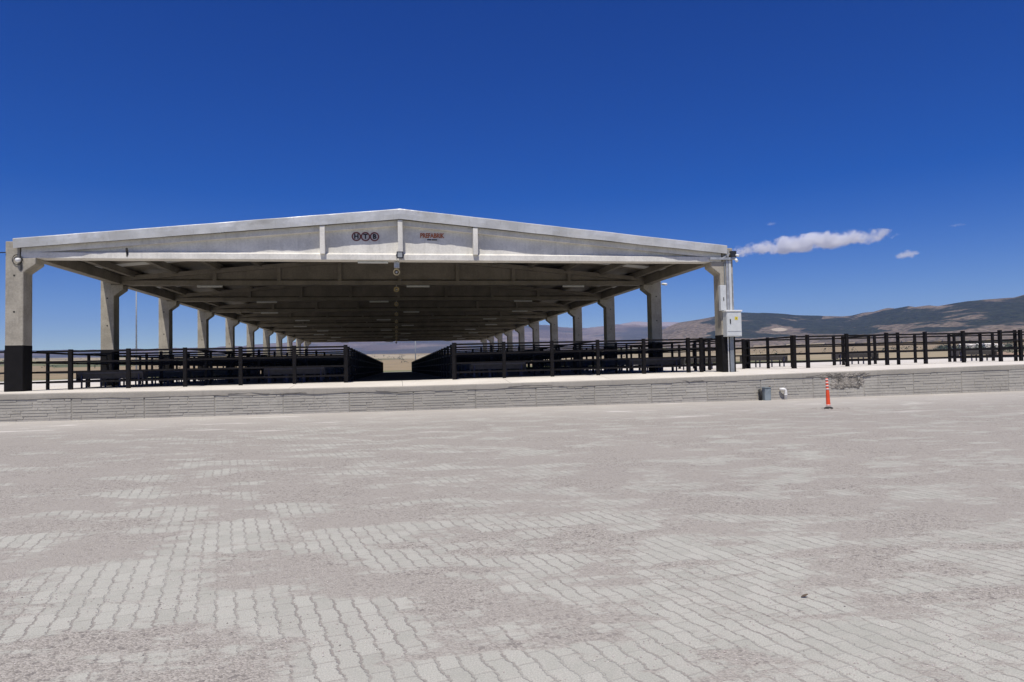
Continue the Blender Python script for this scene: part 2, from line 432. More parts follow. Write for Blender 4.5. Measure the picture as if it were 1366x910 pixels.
# gable beams
def beam_mesh(front):
    m = MB(); X = 12.58; n = 24
    xs = rng(-X, X, n)
    zt = lambda x: 5.93 - .0905 * abs(x)
    # lower flange with chamfer to the web
    prof = [(.02,4.45),(.02,4.64),(.20,4.72),(.40,4.72),(.58,4.64),(.58,4.45)]
    k = len(prof)
    vs = [(x, y, z) for x in (-X, X) for y, z in prof]
    m.add(vs, [tuple(range(k)), tuple(range(2*k-1, k-1, -1))] + [(i, (i+1)%k, (i+1)%k+k, i+k) for i in range(k)])
    # web and top flange
    for (ya, yb, dz0, dz1) in ((.2,.4,None,-.16),(.032,.568,-.20,0)):
        vs = []
        for x in xs:
            b = 4.6 if dz0 is None else zt(x) + dz0
            if dz0 is not None: b = max(b, 4.55)
            vs += [(x,ya,b),(x,yb,b),(x,yb,zt(x)+dz1),(x,ya,zt(x)+dz1)]
        fs = [(i*4+j, i*4+(j+1)%4, (i+1)*4+(j+1)%4, (i+1)*4+j) for i in range(n) for j in range(4)] + [(0,3,2,1),(n*4,n*4+1,n*4+2,n*4+3)]
        m.add(vs, fs)
    for sx in (-8.3, -5.5, -2.76, 0, 2.76, 5.5, 8.3) if not front else (-2.76, 0, 2.76):
        m.box(sx-.085, sx+.085, -.13 if front else .05, .21, 4.645 if front else 4.62, zt(sx)-(.03 if front else .17)); m.box(sx-.085, sx+.085, .39, .55, 4.62, zt(sx)-.17)
    return m
b0 = beam_mesh(True).build('gable_beam', M['beam'], shed)
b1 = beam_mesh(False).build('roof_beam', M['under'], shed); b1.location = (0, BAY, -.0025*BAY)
for i in range(2, NB + 1): copy_part(b1, shed, (0, i * BAY, -.0025*i*BAY))
# eave beams and gutters between the columns
for sgn in (-1, 1):
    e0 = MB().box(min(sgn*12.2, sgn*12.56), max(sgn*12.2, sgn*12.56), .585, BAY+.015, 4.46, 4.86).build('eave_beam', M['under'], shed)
    for i in range(1, NB): copy_part(e0, shed, (0, i*BAY, -.0025*i*BAY))
    g = MB(); xa, xb = sgn*12.63, sgn*12.95
    y0, y1 = .62, NB*BAY - .02
    for yy in range(NB):
        a, b = yy*BAY + .62, (yy+1)*BAY - .02
        g.box(min(xa,xb), max(xa,xb), a, b, 4.60, 4.62); g.box(min(xb,xb+sgn*.01), max(xb,xb+sgn*.01), a, b, 4.6, 4.98); g.box(min(xa,xa-sgn*.01), max(xa,xa-sgn*.01), a, b, 4.6, 4.98)
    g.build('gutter', M['galv'], shed)
# purlins
LEN = NB * BAY + .7
for sgn in (-1, 1):
    for k in range(7):
        xc = sgn * (.95 + k * 1.8)
        zt = 6.18 - .0965 * abs(xc) - .012; zb = 5.93 - .0905*abs(xc) - .10
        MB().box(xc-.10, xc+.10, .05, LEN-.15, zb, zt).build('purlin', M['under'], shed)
# roof sheets in strips, a translucent strip in each bay
XR = 12.72
def rz(x): return 6.27 - .0965 * abs(x)
cuts = [-.08]; 
for i in range(NB): cuts += [i*BAY + 5.55, i*BAY + 6.55]
cuts += [LEN - .05]
for sgn in (-1, 1):
    m = MB(); sk = MB()
    def slab(mb, xa, xb, ya, yb, lift=0):
        vs = [(x, y, rz(x) + dz + lift) for dz in (-.08, 0) for y in (ya, yb) for x in (xa, xb)]
        mb.add(vs, [(0,2,3,1),(4,5,7,6),(0,1,5,4),(2,6,7,3),(0,4,6,2),(1,3,7,5)])
    for i in range(0, len(cuts) - 1):
        a, b = cuts[i], cuts[i+1]
        if i % 2 == 0: slab(m, sgn*.02, sgn*XR, a, b)
        else:
            slab(m, sgn*.02, sgn*4.2, a, b)
            vs = [(x, y, rz(x) - .03) for y in (a, b) for x in (sgn*4.2, sgn*XR)]
            o = MB().add(vs, [(0,1,3,2)]).build('skylight_sheet', M['skylight'], shed)
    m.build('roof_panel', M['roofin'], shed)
MB().prism_y([(-.2, 6.265),(.2, 6.265),(.2, 6.275),(0, 6.30),(-.2, 6.275)], -.06, LEN-.06).build('ridge_cap', M['verge'], shed)
# verge flashing, dented
for end in (0, 1):
    for sgn in (-1, 1):
        m = MB(); n = 90; vs = []
        for i in range(n + 1):
            x = sgn * (12.74 * i / n)
            dn = .030 * noise.noise((x * .9, end * 7 + .3, 2)) + .016 * noise.noise((x * 3.1, 4, end))
            sag = .012 * noise.noise((x * .7, 9, end))
            h = interp(abs(x), [(0, .37), (12.74, .32)])
            zt = rz(x) + .028 + sag
            if end == 0: prof = [(.12, zt + .006), (-.165, zt + .004), (-.185 - .4*dn, zt - .02), (-.178 + dn, zt - h*.5), (-.16 + dn*1.5, zt - h + sag), (-.12, zt - h + .004)]
            else: prof = [(LEN-.2, zt + .006), (LEN-.045, zt), (LEN-.035, zt-.02), (LEN-.035, zt-h*.5), (LEN-.05, zt-h), (LEN-.08, zt-h)]
            vs += [(x, y, z) for y, z in prof]
        fs = [(i*6+j, (i+1)*6+j, (i+1)*6+j+1, i*6+j+1) for i in range(n) for j in range(5)]
        m.add(vs, fs); o = m.build('verge_flashing', M['verge'], shed)
        sol = o.modifiers.new('thick', 'SOLIDIFY'); sol.thickness = .004
# lap joints in the flashing
jm = MB()
for x in (-10.1, -6.9, -3.7, 3.2, 6.4, 9.6):
    jm.box(x-.012, x+.012, -.15, -.07, rz(x)-.31, rz(x)+.03)
rr = random.Random(4); m = MB(); k = 11
ring = [(-9.28 + .05*math.cos(2*PI*i/k)*rr.uniform(.6,1.2), .012, 4.66 + .17*math.sin(2*PI*i/k)*rr.uniform(.7,1.1)) for i in range(k)]
m.add(ring + [(-9.28, .005, 4.66)], [(i, (i+1) % k, k) for i in range(k)]); m.box(-9.31,-9.25,-.05,.0,4.70,4.80); m.build('bolted_hook', M['dark'], b0)
# lettering on the gable
def text_obj(name, body, size, loc, mat, parent, sx=1., off=.0, ext=.006):
    cu = bpy.data.curves.new(name, 'FONT'); cu.body = body; cu.size = size; cu.align_x = 'CENTER'; cu.align_y = 'CENTER'
    cu.extrude = ext; cu.offset = off; cu.resolution_u = 3
    tmp = bpy.data.objects.new(name, cu); COL.objects.link(tmp)
    bpy.context.view_layer.update()
    me = bpy.data.meshes.new_from_object(tmp.evaluated_get(bpy.context.evaluated_depsgraph_get()))
    bpy.data.objects.remove(tmp); me.materials.clear(); me.materials.append(mat)
    for v in me.vertices: v.co = Vector((v.co.x * sx + loc[0], loc[1] - v.co.z, v.co.y + loc[2]))
    o = bpy.data.objects.new(name, me); COL.objects.link(o); o.parent = parent
    return o
for i, ch in enumerate('HTB'):
    cx, cz = -1.58 + .325 * i, 5.33
    m = MB(); n = 28
    for r0, r1, y, mi in ((.122, .172, .192, 0), (0.0, .123, .1945, 1)):
        vs = []
        for k in range(n):
            q = 2*PI*k/n
            vs += [(cx + r0*math.cos(q), y, cz + r0*math.sin(q)), (cx + r1*math.cos(q), y, cz + r1*math.sin(q))]
        m.add(vs, [(2*k, 2*((k+1) % n), 2*((k+1) % n)+1, 2*k+1) for k in range(n)], mi)
    ring = m.build('sign_disc', [M['signred'], M['signface']], b0)
    text_obj('letter', ch, .235, (cx, .189, cz), M['signblack'], b0, 1., .012, .002)
text_obj('lettering', 'PREFABRIK', .235, (1.17, .192, 5.385), M['signorange'], b0, .78, .010, .004)
MB().box(.985, 1.14, .19, .196, 5.215, 5.262).box(1.16, 1.36, .19, .196, 5.213, 5.258).build('sign_strip', M['signblack'], b0)

# ------------------------------------------------------------------ fittings of the shed
# batten lamps under the roof beams
def batten(loc, label, group):
    r = thing('batten_lamp', loc, label, 'lamp', group)
    MB().box(-.55, .55, -.05, .05, -.035, 0).build('housing', M['galv'], r)
    MB().box(-.545, .545, -.055, .055, -.085, -.036).build('diffuser', M['tube'], r)
    return r
bl = batten((-1.0, .30, 4.45), 'white batten lamp under the front gable beam left of the ridge', 'batten lamps under the roof beams')
bspots = []
for i in range(1, NB + 1):
    for xc in ((-8.56, .88, 8.56) if i % 2 else (-7.4, -1.14, 7.4)):
        bspots.append((xc, i*BAY + .3, 4.45 - .0025*i*BAY, i))
for (xc, yc, zc, i) in bspots:
    if i == 1: lab = {-8.56: 'white batten lamp under the second roof beam near the left columns', .88: 'white batten lamp under the second roof beam right of the ridge horn', 8.56: 'white batten lamp under the second roof beam near the right columns'}[xc]
    else:
        sd = 'along the left side' if xc < -3 else ('along the middle' if xc < 3 else 'along the right side')
        lab = 'small pale batten lamp deep under the dark roof ' + sd
    dup(bl, (xc, yc, zc), 0, lab)
# floodlight at the foot of the middle rib
fl = thing('floodlight', (-.02, -.0, 4.62), 'square black floodlight with pale glass on the middle of the gable beam', 'floodlight')
m = MB(); m.box(-.12,.12,-.20,-.14,-.14,.11); m.build('housing', M['darkmetal'], fl, bevel=.01)
MB().box(-.08,.08,-.206,-.199,-.10,.07).build('lens', M['glass'], fl)
MB().box(-.14,-.125,-.18,.01,-.03,.03).box(.125,.14,-.18,.01,-.03,.03).box(-.14,.14,-.012,.012,-.03,.03).build('bracket', M['darkmetal'], fl)
# junction box and horn loudspeakers on the ridge line
jb = thing('junction_box', (-.14, .3, 4.45), 'pale square junction box hanging under the middle of the gable beam', 'junction box')
MB().box(-.10,.10,-.07,.07,-.26,-.04).build('body', M['galv'], jb, bevel=.008)
MB().box(-.085,.085,-.076,-.069,-.245,-.055).build('cover', M['galv'], jb)
MB().box(-.03,.03,-.03,.03,-.041,0).build('stem', M['galv'], jb)
def horn(loc, label, drop):
    r = thing('horn_speaker', loc, label, 'loudspeaker', 'horn speakers along the ridge')
    n = 20
    m = MB(); m.tube([(0,.16,-drop),(0,.05,-drop),(0,-.05,-drop),(0,-.10,-drop)], [.04,.045,.085,.12], n, cap=False); m.tube([(0,-.03,-drop),(0,-.031,-drop)],[.08,.04], n); m.build('horn', M['brass'], r, smooth_=True)
    m = MB(); m.tube([(0,-.09,-drop),(0,-.04,-drop)], .045, 12); m.build('driver', M['signface'], r, smooth_=True)
    m = MB(); m.tube([(0,-.112,-drop),(0,-.10,-drop)], [.125,.128], n, cap=False); m.tube([(0,-.112,-drop),(0,-.111,-drop)], [.125,.085], n, cap=False); m.build('rim', M['brass'], r)
    MB().box(-.02,.02,.06,.10,-drop,0).build('bracket', M['galv'], r)
    return r
h0 = horn((-.15, .45, 4.45), 'round yellowish horn speaker hanging below the pale junction box', .40)
for i in range(1, NB + 1):
    lab = 'round horn speaker under the second roof beam behind the yellowish one' if i == 1 else 'dark round horn speaker deep under the ridge in shade'
    dup(h0, (-.15, i*BAY + .15, 4.63 - .0025*i*BAY), 0, lab, 'horn speakers along the ridge' if i > 1 else None)
# cctv cameras, brackets, cabinet and conduits
cc = thing('dome_camera', (-12.62, 0, 4.36), 'white dome camera with a looped black cable on the left front column', 'camera')
m = MB(); m.tube([(0,-.09,.05),(0,-.09,.0),(0,-.09,-.05),(0,-.09,-.085)], [.075,.085,.07,.02], 14); m.build('dome', M['white'], cc, smooth_=True)
MB().box(-.04,.04,-.09,-.001,.03,.07).build('bracket', M['white'], cc)
pts = [(-.05 - .17*math.sin(q)*.9, -.03, .02 + .17*math.cos(q)) for q in [i*.35 for i in range(17)]]
MB().tube(pts + [(.06,-.02,-.2),(.05,-.01,-.34)], .012, 6).build('cable', M['rubber'], cc, smooth_=True)
wire = MB(); wp = []
for i in range(25):
    s = i/24; wp.append((-13.03 - 24*s, -.02 - 3.5*s, 4.62 + .9*s - 1.2*s*(1-s)*2))
tag(wire.tube(wp, .018, 6).build('overhead_wire', M['rubber'], smooth_=True), 'thin dark wire running left from the top of the left front column', 'wire')
c2 = thing('bullet_camera', (XO, BAY, 4.42), 'white bullet camera on the second right column', 'camera')
MB().tube([(.04,-.1,.03),(.20,-.26,-.0)], .06, 10).build('body', M['white'], c2, smooth_=True)
MB().box(.0,.05,-.12,-.04,.0,.07).build('bracket', M['white'], c2)
# right column: steel arm with box, flat conduits, narrow box, cabinet
ar = thing('steel_bracket_arm', (12.55, -.02, 4.56), 'grey steel bracket arm with a dark box across the top of the right front column', 'bracket')
MB().box(-.50,.62,-.10,-.02,-.045,.045).build('arm', M['galv'], ar, bevel=.006)
MB().box(.34,.58,-.16,-.03,.06,.30).build('box', M['darkmetal'], ar, bevel=.01)
MB().bar((.05,-.06,.04),(.36,-.06,.22), .05,.05).bar((.24,-.09,.04),(.24,-.09,.34), .04,.04).build('strut', M['galv'], ar)
MB().tube([(.56,-.12,.14),(.66,-.2,.10)], .05, 10).tube([(.56,-.10,-.02),(.60,-.16,-.12)], .055, 10).build('lamp_head', M['white'], ar, smooth_=True)
cd = thing('cable_conduit', (12.8, 0, 2.4), 'bundle of grey cable conduits running down the right front column', 'conduit')
for xx, z0, z1, w, mt in ((-.02,.05,2.1,.10,'galv'),(.10,.05,2.1,.10,'cab'),(.20,.05,1.6,.035,'galv'),(-.13,.05,2.0,.03,'steelpole')):
    MB().box(xx-w/2, xx+w/2, -.05, -.001, z0, z1).build('conduit', M[mt], cd)
nb = thing('narrow_cable_box', (12.42, -.02, 2.5), 'narrow tall white cable box on the right front column above the cabinet', 'cable box')
MB().box(-.02,.22,-.16,.018,.0,1.0).build('body', M['cab'], nb, bevel=.01)
MB().box(.09,.12,-.172,-.159,.38,.52).build('latch', M['darkmetal'], nb)
cb = thing('electrical_cabinet', (12.86, 0, 1.47), 'pale grey electrical cabinet with a yellow warning sticker on the right front column', 'cabinet')
MB().box(-.31,.31,-.33,-.002,.0,.97).build('body', M['cab'], cb, bevel=.008)
MB().box(-.34,.34,-.37,-.001,.971,1.03).build('rain_hood', M['white'], cb, bevel=.008)
dr = MB().box(-.285,.285,-.345,-.331,.20,.93).build('door', M['cab'], cb, bevel=.004)
MB().box(-.19,-.15,-.365,-.346,.50,.68).build('handle', M['darkmetal'], dr)
MB().add([(.02,-.3475,.64),(.15,-.3475,.64),(.15,-.3475,.77),(.02,-.3475,.77)], [(0,1,2,3)]).build('warning_sticker', M['yellow'], dr)
bolt = MB().add([(.095,-.350,.75),(.06,-.350,.70),(.083,-.350,.70),(.07,-.350,.655),(.11,-.350,.715),(.088,-.350,.715)], [(0,1,2,3,4,5)]); bolt.build('bolt_symbol', M['signblack'], dr)
MB().box(-.285,.285,-.338,-.331,.03,.17).build('lower_panel', M['cab'], cb)
ct = thing('cable_trunking', (12.83, 0, .05), 'grey steel cable trunking below the electrical cabinet over the black column foot', 'trunking')
MB().box(-.04,.12,-.075,-.008,.0,1.41).build('cover', M['steelpole'], ct, bevel=.006)
MB().box(-.11,-.085,-.05,-.008,.0,1.41).build('side_conduit', M['white'], ct)

# ------------------------------------------------------------------ pen fences
RAILS = (1.335, .97, .62, .27)
def fence(a, b, label, group, posts=None, step=1.87, pw=.10, h=1.4, skip_ends=(0, 0)):
    """black square-tube fence from a to b (x, y)"""
    ax, ay = a; bx, by = b; L = math.hypot(bx-ax, by-ay)
    za = zp(ax, ay)
    r = thing('pen_fence', (ax, ay, za), label, 'fence', group)
    dx, dy = (bx-ax)/L, (by-ay)/L
    if posts is None:
        n = max(1, round(L/step)); posts = [L*i/n for i in range(n+1)]
    pm = None
    for s in posts:
        if (s < .01 and skip_ends[0]) or (s > L-.01 and skip_ends[1]): continue
        zz = zp(ax+dx*s, ay+dy*s) - za
        loc = (dx*s, dy*s, zz)
        if pm is None:
            w = pw/2
            pm = MB().box(-w,w,-w,w,0,h).build('post', M['black'], r); pm.location = loc
        else: copy_part(pm, r, loc)
    zb = zp(bx, by) - za
    for hz in RAILS:
        MB().bar((0,0,hz), (dx*L, dy*L, zb+hz), .045, .065).build('rail', M['black'], r)
    return r
G1 = 'front fences along the platform edge'
FY = .75
fence((-12.44, FY), (-1.99, FY), 'black front fence between the left front column and the aisle', G1, [s-.0 for s in (1.08, 2.94, 4.81, 6.69, 8.56, 10.40)], pw=.12)
fence((1.95, FY), (12.44, FY), 'black front fence between the aisle and the right front column', G1, [0, 1.93, 3.82, 5.67, 7.57, 9.45, 10.0], pw=.12)
fence((-2.08, FY+.12), (-2.08, 74.5), 'black fence along the left side of the central aisle', 'aisle fences', step=1.87)
fence((2.02, FY+.12), (2.02, 74.5), 'black fence along the right side of the central aisle', 'aisle fences', step=1.87)
for sgn, nm in ((-1, 'left'), (1, 'right')):
    for i in range(NB):
        lab = ('black side fence between the first two columns of the %s row' if i == 0 else
               'black side fence between the second and third columns of the %s row' if i == 1 else
               'black side fence between shaded columns further down the %s row') % nm
        fence((sgn*12.8, i*BAY + .62), (sgn*12.8, (i+1)*BAY - .02), lab, 'side fences of the %s column row' % nm if i > 1 else None, [1.7, 3.4, 5.1], pw=.09)
    for j in range(1, 20):
        y = FY + .1 + j * 3.75
        lab = ('black cross fence behind the front pens %s of the aisle' if j == 1 else
               'black railed divider crossing the shaded pens %s of the aisle') % nm
        fence((sgn*2.14, y), (sgn*12.7, y), lab, ('cross fences of the %s pens' % nm) if j > 1 else None, [s for s in (1.8, 3.7, 5.6, 7.5, 9.3)], pw=.09)
    # lengthwise divider halving the pens
    fence((sgn*7.45, FY+.12), (sgn*7.45, 74.5), 'black lengthwise divider through the pens %s of the aisle' % nm, 'lengthwise pen dividers', [1.9 + 3.75*i for i in range(20)], pw=.09)
# fence left of the shed
fence((-13.12, .25), (-19.5, 5.2), 'black fence running away left of the left front column', 'outer yard fences', step=1.9)
# yard to the right
YF = 1.15
fence((16.3, YF), (41, YF), 'long black front fence of the open yard right of the shed', 'yard fences', [0, .62, 2.45, 4.35, 6.23, 8.12, 10.0, 11.05, 11.9, 13.8, 15.7, 17.6, 19.5, 21.4, 23.3], pw=.12)
fence((16.3, YF+.12), (16.3, 13.0), 'black fence on the left side of the open yard', 'yard fences', step=1.9)
fence((13.15, 4.6), (16.2, 4.6), 'short black fence closing the gap between shed and yard', 'yard fences', [.3, 1.0, 1.9, 2.7], pw=.11)
fence((16.4, 5.1), (41, 5.1), 'rear black fence across the open yard', 'yard fences', step=2.3)
fence((21.3, YF+.12), (21.3, 5.0), 'first black divider running back from the yard front fence', 'yard fences', step=1.9)
fence((27.2, YF+.12), (27.2, 5.0), 'second black divider running back from the yard front fence', 'yard fences', step=1.9)
fence((34.0, YF+.12), (34.0, 5.0), 'outermost black divider running back from the yard front fence', 'yard fences', step=1.9)
fence((13.15, 12.0), (16.2, 12.0), 'black fence behind the gap between shed and yard', 'yard fences', [.3, 1.5, 2.7], pw=.1)

# ------------------------------------------------------------------ feed troughs
def trough(loc, L, label, group):
    r = thing('feed_trough', loc, label, 'feed trough', group)
    m = MB()
    prof = [(-.24,.58),(-.15,.34),(.15,.34),(.24,.58),(.225,.58),(.14,.355),(-.14,.355),(-.225,.58)]
    k = len(prof); vs = [(x, y, z) for x in (-L/2, L/2) for y, z in prof]
    m.add(vs, [(i, (i+1)%k, (i+1)%k+k, i+k) for i in range(k)] + [(0,1,6,7),(1,2,5,6),(2,3,4,5),(k,k+7,k+6,k+1),(k+1,k+6,k+5,k+2),(k+2,k+5,k+4,k+3)])
    for s in (-1, 1): m.add([(s*(L/2-.01),-.23,.575),(s*(L/2-.01),-.145,.345),(s*(L/2-.01),.145,.345),(s*(L/2-.01),.23,.575)], [(0,1,2,3)])
    m.build('basin', M['trough'], r)
    MB().box(-L/2-.02,L/2+.02,-.27,-.235,.53,.60).box(-L/2-.02,L/2+.02,.235,.27,.53,.60).box(-L/2-.02,-L/2,-.27,.27,.28,.60).box(L/2,L/2+.02,-.27,.27,.28,.60).build('rim', M['trough'], r)
    for sx in (-1, -.33, .33, 1):
        for sy in (-1, 1):
            MB().box(sx*(L/2-.15)-.025, sx*(L/2-.15)+.025, sy*.2-.025, sy*.2+.025, 0, .34 if abs(sx) < .9 else .53).build('leg', M['blue'], r)
    return r
t0 = trough((-10.9, 3.1, zp(-10.9, 3.1)), 2.3, 'grey steel feed trough on blue legs in the sunny front left pen', None)
GT = 'feed troughs in the shaded pens'
lt = {(-4.2, 0): 'grey feed trough in the front pen just left of the aisle', (4.0, 0): 'grey feed trough in the front pen just right of the aisle', (11.0, 0): 'grey feed trough with blue legs in the front right pen beside the columns'}
for j in range(6):
    for xc in (-10.4, -4.2, 4.0, 11.0):
        if j == 0 and xc == -10.4: continue
        lab = lt.get((xc, j)); yy = 3.35 + 3.75*j
        if xc == 11.0: xc_ = 10.9
        else: xc_ = xc
        dup(t0, (xc_, yy, zp(xc_, yy) + .006), 0, lab or 'grey feed trough half hidden in a shaded pen %s of the aisle' % ('left' if xc < 0 else 'right'), GT if not lab else None)
for (x, y, rr, lab) in ((23.4, 7.0, 0, 'feed trough in the open yard behind the rear yard fence'), (18.3, 7.1, 0, 'feed trough in the open yard near the shed'), (15.0, 7.0, 0, 'feed trough in the gap between shed and yard'), (30.5, 7.0, 0, 'rightmost feed trough in the open yard')):
    dup(t0, (x, y, zp(x, y)), rr, lab)

# ------------------------------------------------------------------ in front of the wall
dl = thing('delineator_post', (12.42, -6.75, zg(12.42, -6.75)), 'orange flexible delineator post with pale bands standing in the yard', 'delineator', rz=0)
H = .90
MB().tube([(0,0,.0),(0,0,.03),(0,0,.06)], [.13,.12,.07], 18).build('foot', M['rubber'], dl)
lean = lambda z: (-.03 * z, .0, z)
MB().tube([lean(.085), lean(.12), lean(.50), lean(.54), lean(H-.02), lean(H)], [.064,.062,.050,.043,.038,.03], 16).build('shaft', M['orange'], dl, smooth_=True)
for k, zz in enumerate((.56, .655, .75, .84)):
    MB().tube([lean(zz), lean(zz+.045)], .0455, 16).build('reflective_band', M['band'], dl, smooth_=True)
MB().tube([lean(.087), lean(.125)], [.068, .066], 16).build('reflective_band', M['band'], dl, smooth_=True)
# rubble ring round the foot
rub = MB(); rr = random.Random(3)
for i in range(120):
    q = rr.uniform(0, 6.28); d = rr.uniform(.12, .55) ; s = rr.uniform(.008, .028)
    c = Vector((12.42 + d*math.cos(q)*1.5, -6.75 + d*math.sin(q)*.8, zg(12.4, -6.75)))
    pts = [c + Vector((rr.uniform(-1,1), rr.uniform(-1,1), rr.uniform(0,.9)))*s for _ in range(4)]
    rub.add(pts, [(0,1,2),(0,1,3),(1,2,3),(0,2,3)])
rub = rub.build('rubble', M['rough']); tag(rub, None, None, None, 'stuff')
pp = thing('vent_pipe', (13.98, WY-.13, zg(13.98, WY)), 'white plastic pipe elbow coming out at the foot of the wall', 'pipe')
pts = [(0,0,-.02),(0,0,.30)] + [(-.09+.09*math.cos(q), .05*math.sin(q)*0, .30+.09*math.sin(q)) for q in (.4,.8,1.2,1.57)] + [(-.15,.04,.385),(-.17,.10,.38)]
MB().tube(pts, .05, 12).build('pipe', M['pipe'], pp, smooth_=True)
MB().tube([(0,0,.16),(0,0,.21)], .058, 12).build('collar', M['pipe'], pp, smooth_=True)
bx = thing('meter_housing', (13.18, WY-.17, zg(13.2, WY)), 'blue grey steel meter housing against the wall left of the white pipe', 'meter box')
MB().box(-.11,.13,-.11,.11,-.02,.46).build('body', M['bluegrey'], bx, bevel=.012)
MB().box(-.13,.15,-.13,.12,.461,.485).build('lid', M['bluegrey'], bx)
MB().tube([(-.20,.06,-.02),(-.20,.06,.30),(-.20,.14,.38)], .05, 10).build('hose', M['rubber'], bx, smooth_=True)
MB().tube([(.19,.08,-.02),(.20,.08,.30),(.21,.12,.52)], .035, 8).build('hose', M['leaf'], bx, smooth_=True)
lf = thing('dry_leaf', (2.27, -21.36, zg(2.27, -21.36)+.004), 'small dark curled dry leaf lying on the pavers', 'leaf')
m = MB(); n = 8; vs = []
for i in range(n+1):
    s = i/n; w = .018*math.sin(PI*s)+.001; vs += [(-.045+.09*s, -w, .004+.012*(1-math.cos(s*3))), (-.045+.09*s, 0, .0+.012*(1-math.cos(s*3))), (-.045+.09*s, w, .010+.012*(1-math.cos(s*3)))]
m.add(vs, [(i*3+j, (i+1)*3+j, (i+1)*3+j+1, i*3+j+1) for i in range(n) for j in range(2)])
m.build('blade', M['leaf'], lf).scale = (.55, .6, .5)
# loose grit: real little stones near the camera
def stones(nst):
    m = MB(); rr = random.Random(11); k = 0
    while k < nst:
        u_ = rr.random(); y = -22.8 + 12 * u_ ** 1.6
        x = rr.uniform(-1, 1) * (1.5 + (y + 25.3) * .95) - .2 + (y+25.3) * .17
        f = noise.fractal((x*.8, y*1.4, 3.), .9, 2., 4)
        if f < rr.uniform(-.25, .45): continue
        s = rr.choice((.003, .004, .005, .006)) * rr.uniform(.7, 1.2)
        c = Vector((x, y, zg(x, y) + s*.3)); a = rr.uniform(0, 6.28); ca, sa = math.cos(a)*s, math.sin(a)*s
        m.add([c+Vector((ca,sa,0)), c+Vector((-sa,ca,0)), c+Vector((-ca,-sa,0)), c+Vector((sa,-ca,0)), c+Vector((ca*.2,sa*.2,s*.8))],
              [(0,1,4),(1,2,4),(2,3,4),(3,0,4)], 0 if rr.random() < .55 else (1 if rr.random() < .93 else 2)); k += 1
    return m
o = stones(14000).build('loose_grit', [mat_plain('grit_pink', (.38,.33,.31), .9, 0, .2, 60), mat_plain('grit_pale', (.50,.46,.43), .9, 0, .15, 60), mat_plain('grit_dark', (.2,.18,.17), .9, 0, .25, 60)])
tag(o, None, None, None, 'stuff')

# ------------------------------------------------------------------ terrain
L1 = [(15,.0),(17.5,.012),(19.04,.0234),(20.58,.0335),(21.8,.0447),(23.3,.0556),(25.37,.0617),(26.82,.066),(28.24,.067),(29.69,.0665),(32.08,.0599),(34.19,.0571),(35.98,.0566),(36.73,.0588),(38.21,.0632),(39.88,.0644),(41.5,.0636),(43.28,.0662),(44.99,.0677),(46.47,.0702),(55,.078),(70,.06),(90,.03)]
L2 = [(-80,.03),(-50,.026),(-27,.0290),(-21.5,.0297),(-13,.0326),(-7.6,.039),(-1.7,.0476),(2,.0522),(5.7,.0545),(7.9,.055),(9.8,.0576),(12,.0579),(14.1,.0537),(16,.0518),(18.2,.0560),(19.7,.0555),(23,.05),(30,.03),(60,.03)]
L3 = [(10,.02),(16,.045),(18.17,.0560),(19.71,.0608),(21.8,.0588),(23.3,.0577),(26.5,.046),(32,.02)]
CAM = Vector((-.21157, -25.3156, .53089))
def plain(r):
    base = -1.15
    if r > 110: base -= 1.6 * smooth((r-110)/250)
    if r > 400: base += 62 * ((r-400)/2600)**1.25 if r < 3000 else 62 + 30*(r-3000)/8000
    return base
def hgt(az, r):
    d = az; x = r*math.sin(R(az)); y = r*math.cos(R(az))
    z = plain(r); kind = 0.
    base = z
    z += (3 * noise.noise((x/700, y/700, 0)) if r > 500 else 0)
    # nearer forested hill
    rid = 3900 + 500*noise.noise((az*.08, 1, 2)); e = interp(az, L1)
    hz = max(0, e * rid - plain(rid))
    foot = rid - 1500
    t_ = (r - foot)/(rid - foot)
    def ravine(sc, s): return noise.ridged_multi_fractal((x/sc, y/sc, s), .9, 2.1, 5, 1., 2.)
    if t_ > 0 and hz > 0:
        if t_ <= 1: f = t_**1.25 * (1 - .46*(1-t_)*min(1,t_*3)*(1.4-ravine(650, 3)*.9))
        else: f = max(0, 1 - (t_-1)*.9)
        a = f * hz; z += a
        if a > 4: kind = 1.
    rid2 = 8600 + 700*noise.noise((az*.1, 5, 2)); e = interp(az, L2)
    e += .0012*noise.noise((az*.9, 0, 0)) + .0006*noise.noise((az*3, 0, 4)); hz2 = max(0, e*rid2 - plain(rid2)); foot = rid2 - 3600; t_ = (r-foot)/(rid2-foot)
    if t_ > 0:
        if t_ <= 1: f = t_**1.15*(1 - .42*(1-t_)*min(1,t_*3)*(1.4-ravine(1700, 8)*.8))
        else: f = max(0, 1-(t_-1)*1.1)
        z2 = base + f*hz2
        if z2 > z: z = z2; kind = 2.
    rid3 = 11500; e = interp(az, L3) + .0007*noise.noise((az*2.2, 3, 0)); hz3 = max(0, e*rid3 - plain(rid3)); t_ = (r-9300)/2200
    if t_ > 0:
        f = t_**1.1 if t_ <= 1 else max(0, 1-(t_-1))
        z3 = base + f*hz3
        if z3 > z: z = z3; kind = 3.
    return z, kind
azs = rng(-75, -36, 30) + rng(-35.8, 56, 620)[0:] + rng(57, 90, 30)
rs = [3, 40, 80, 110, 140]
r = 140
while r < 12600: r *= 1.026; rs.append(r)
me_v = []; kinds = []; bares = []
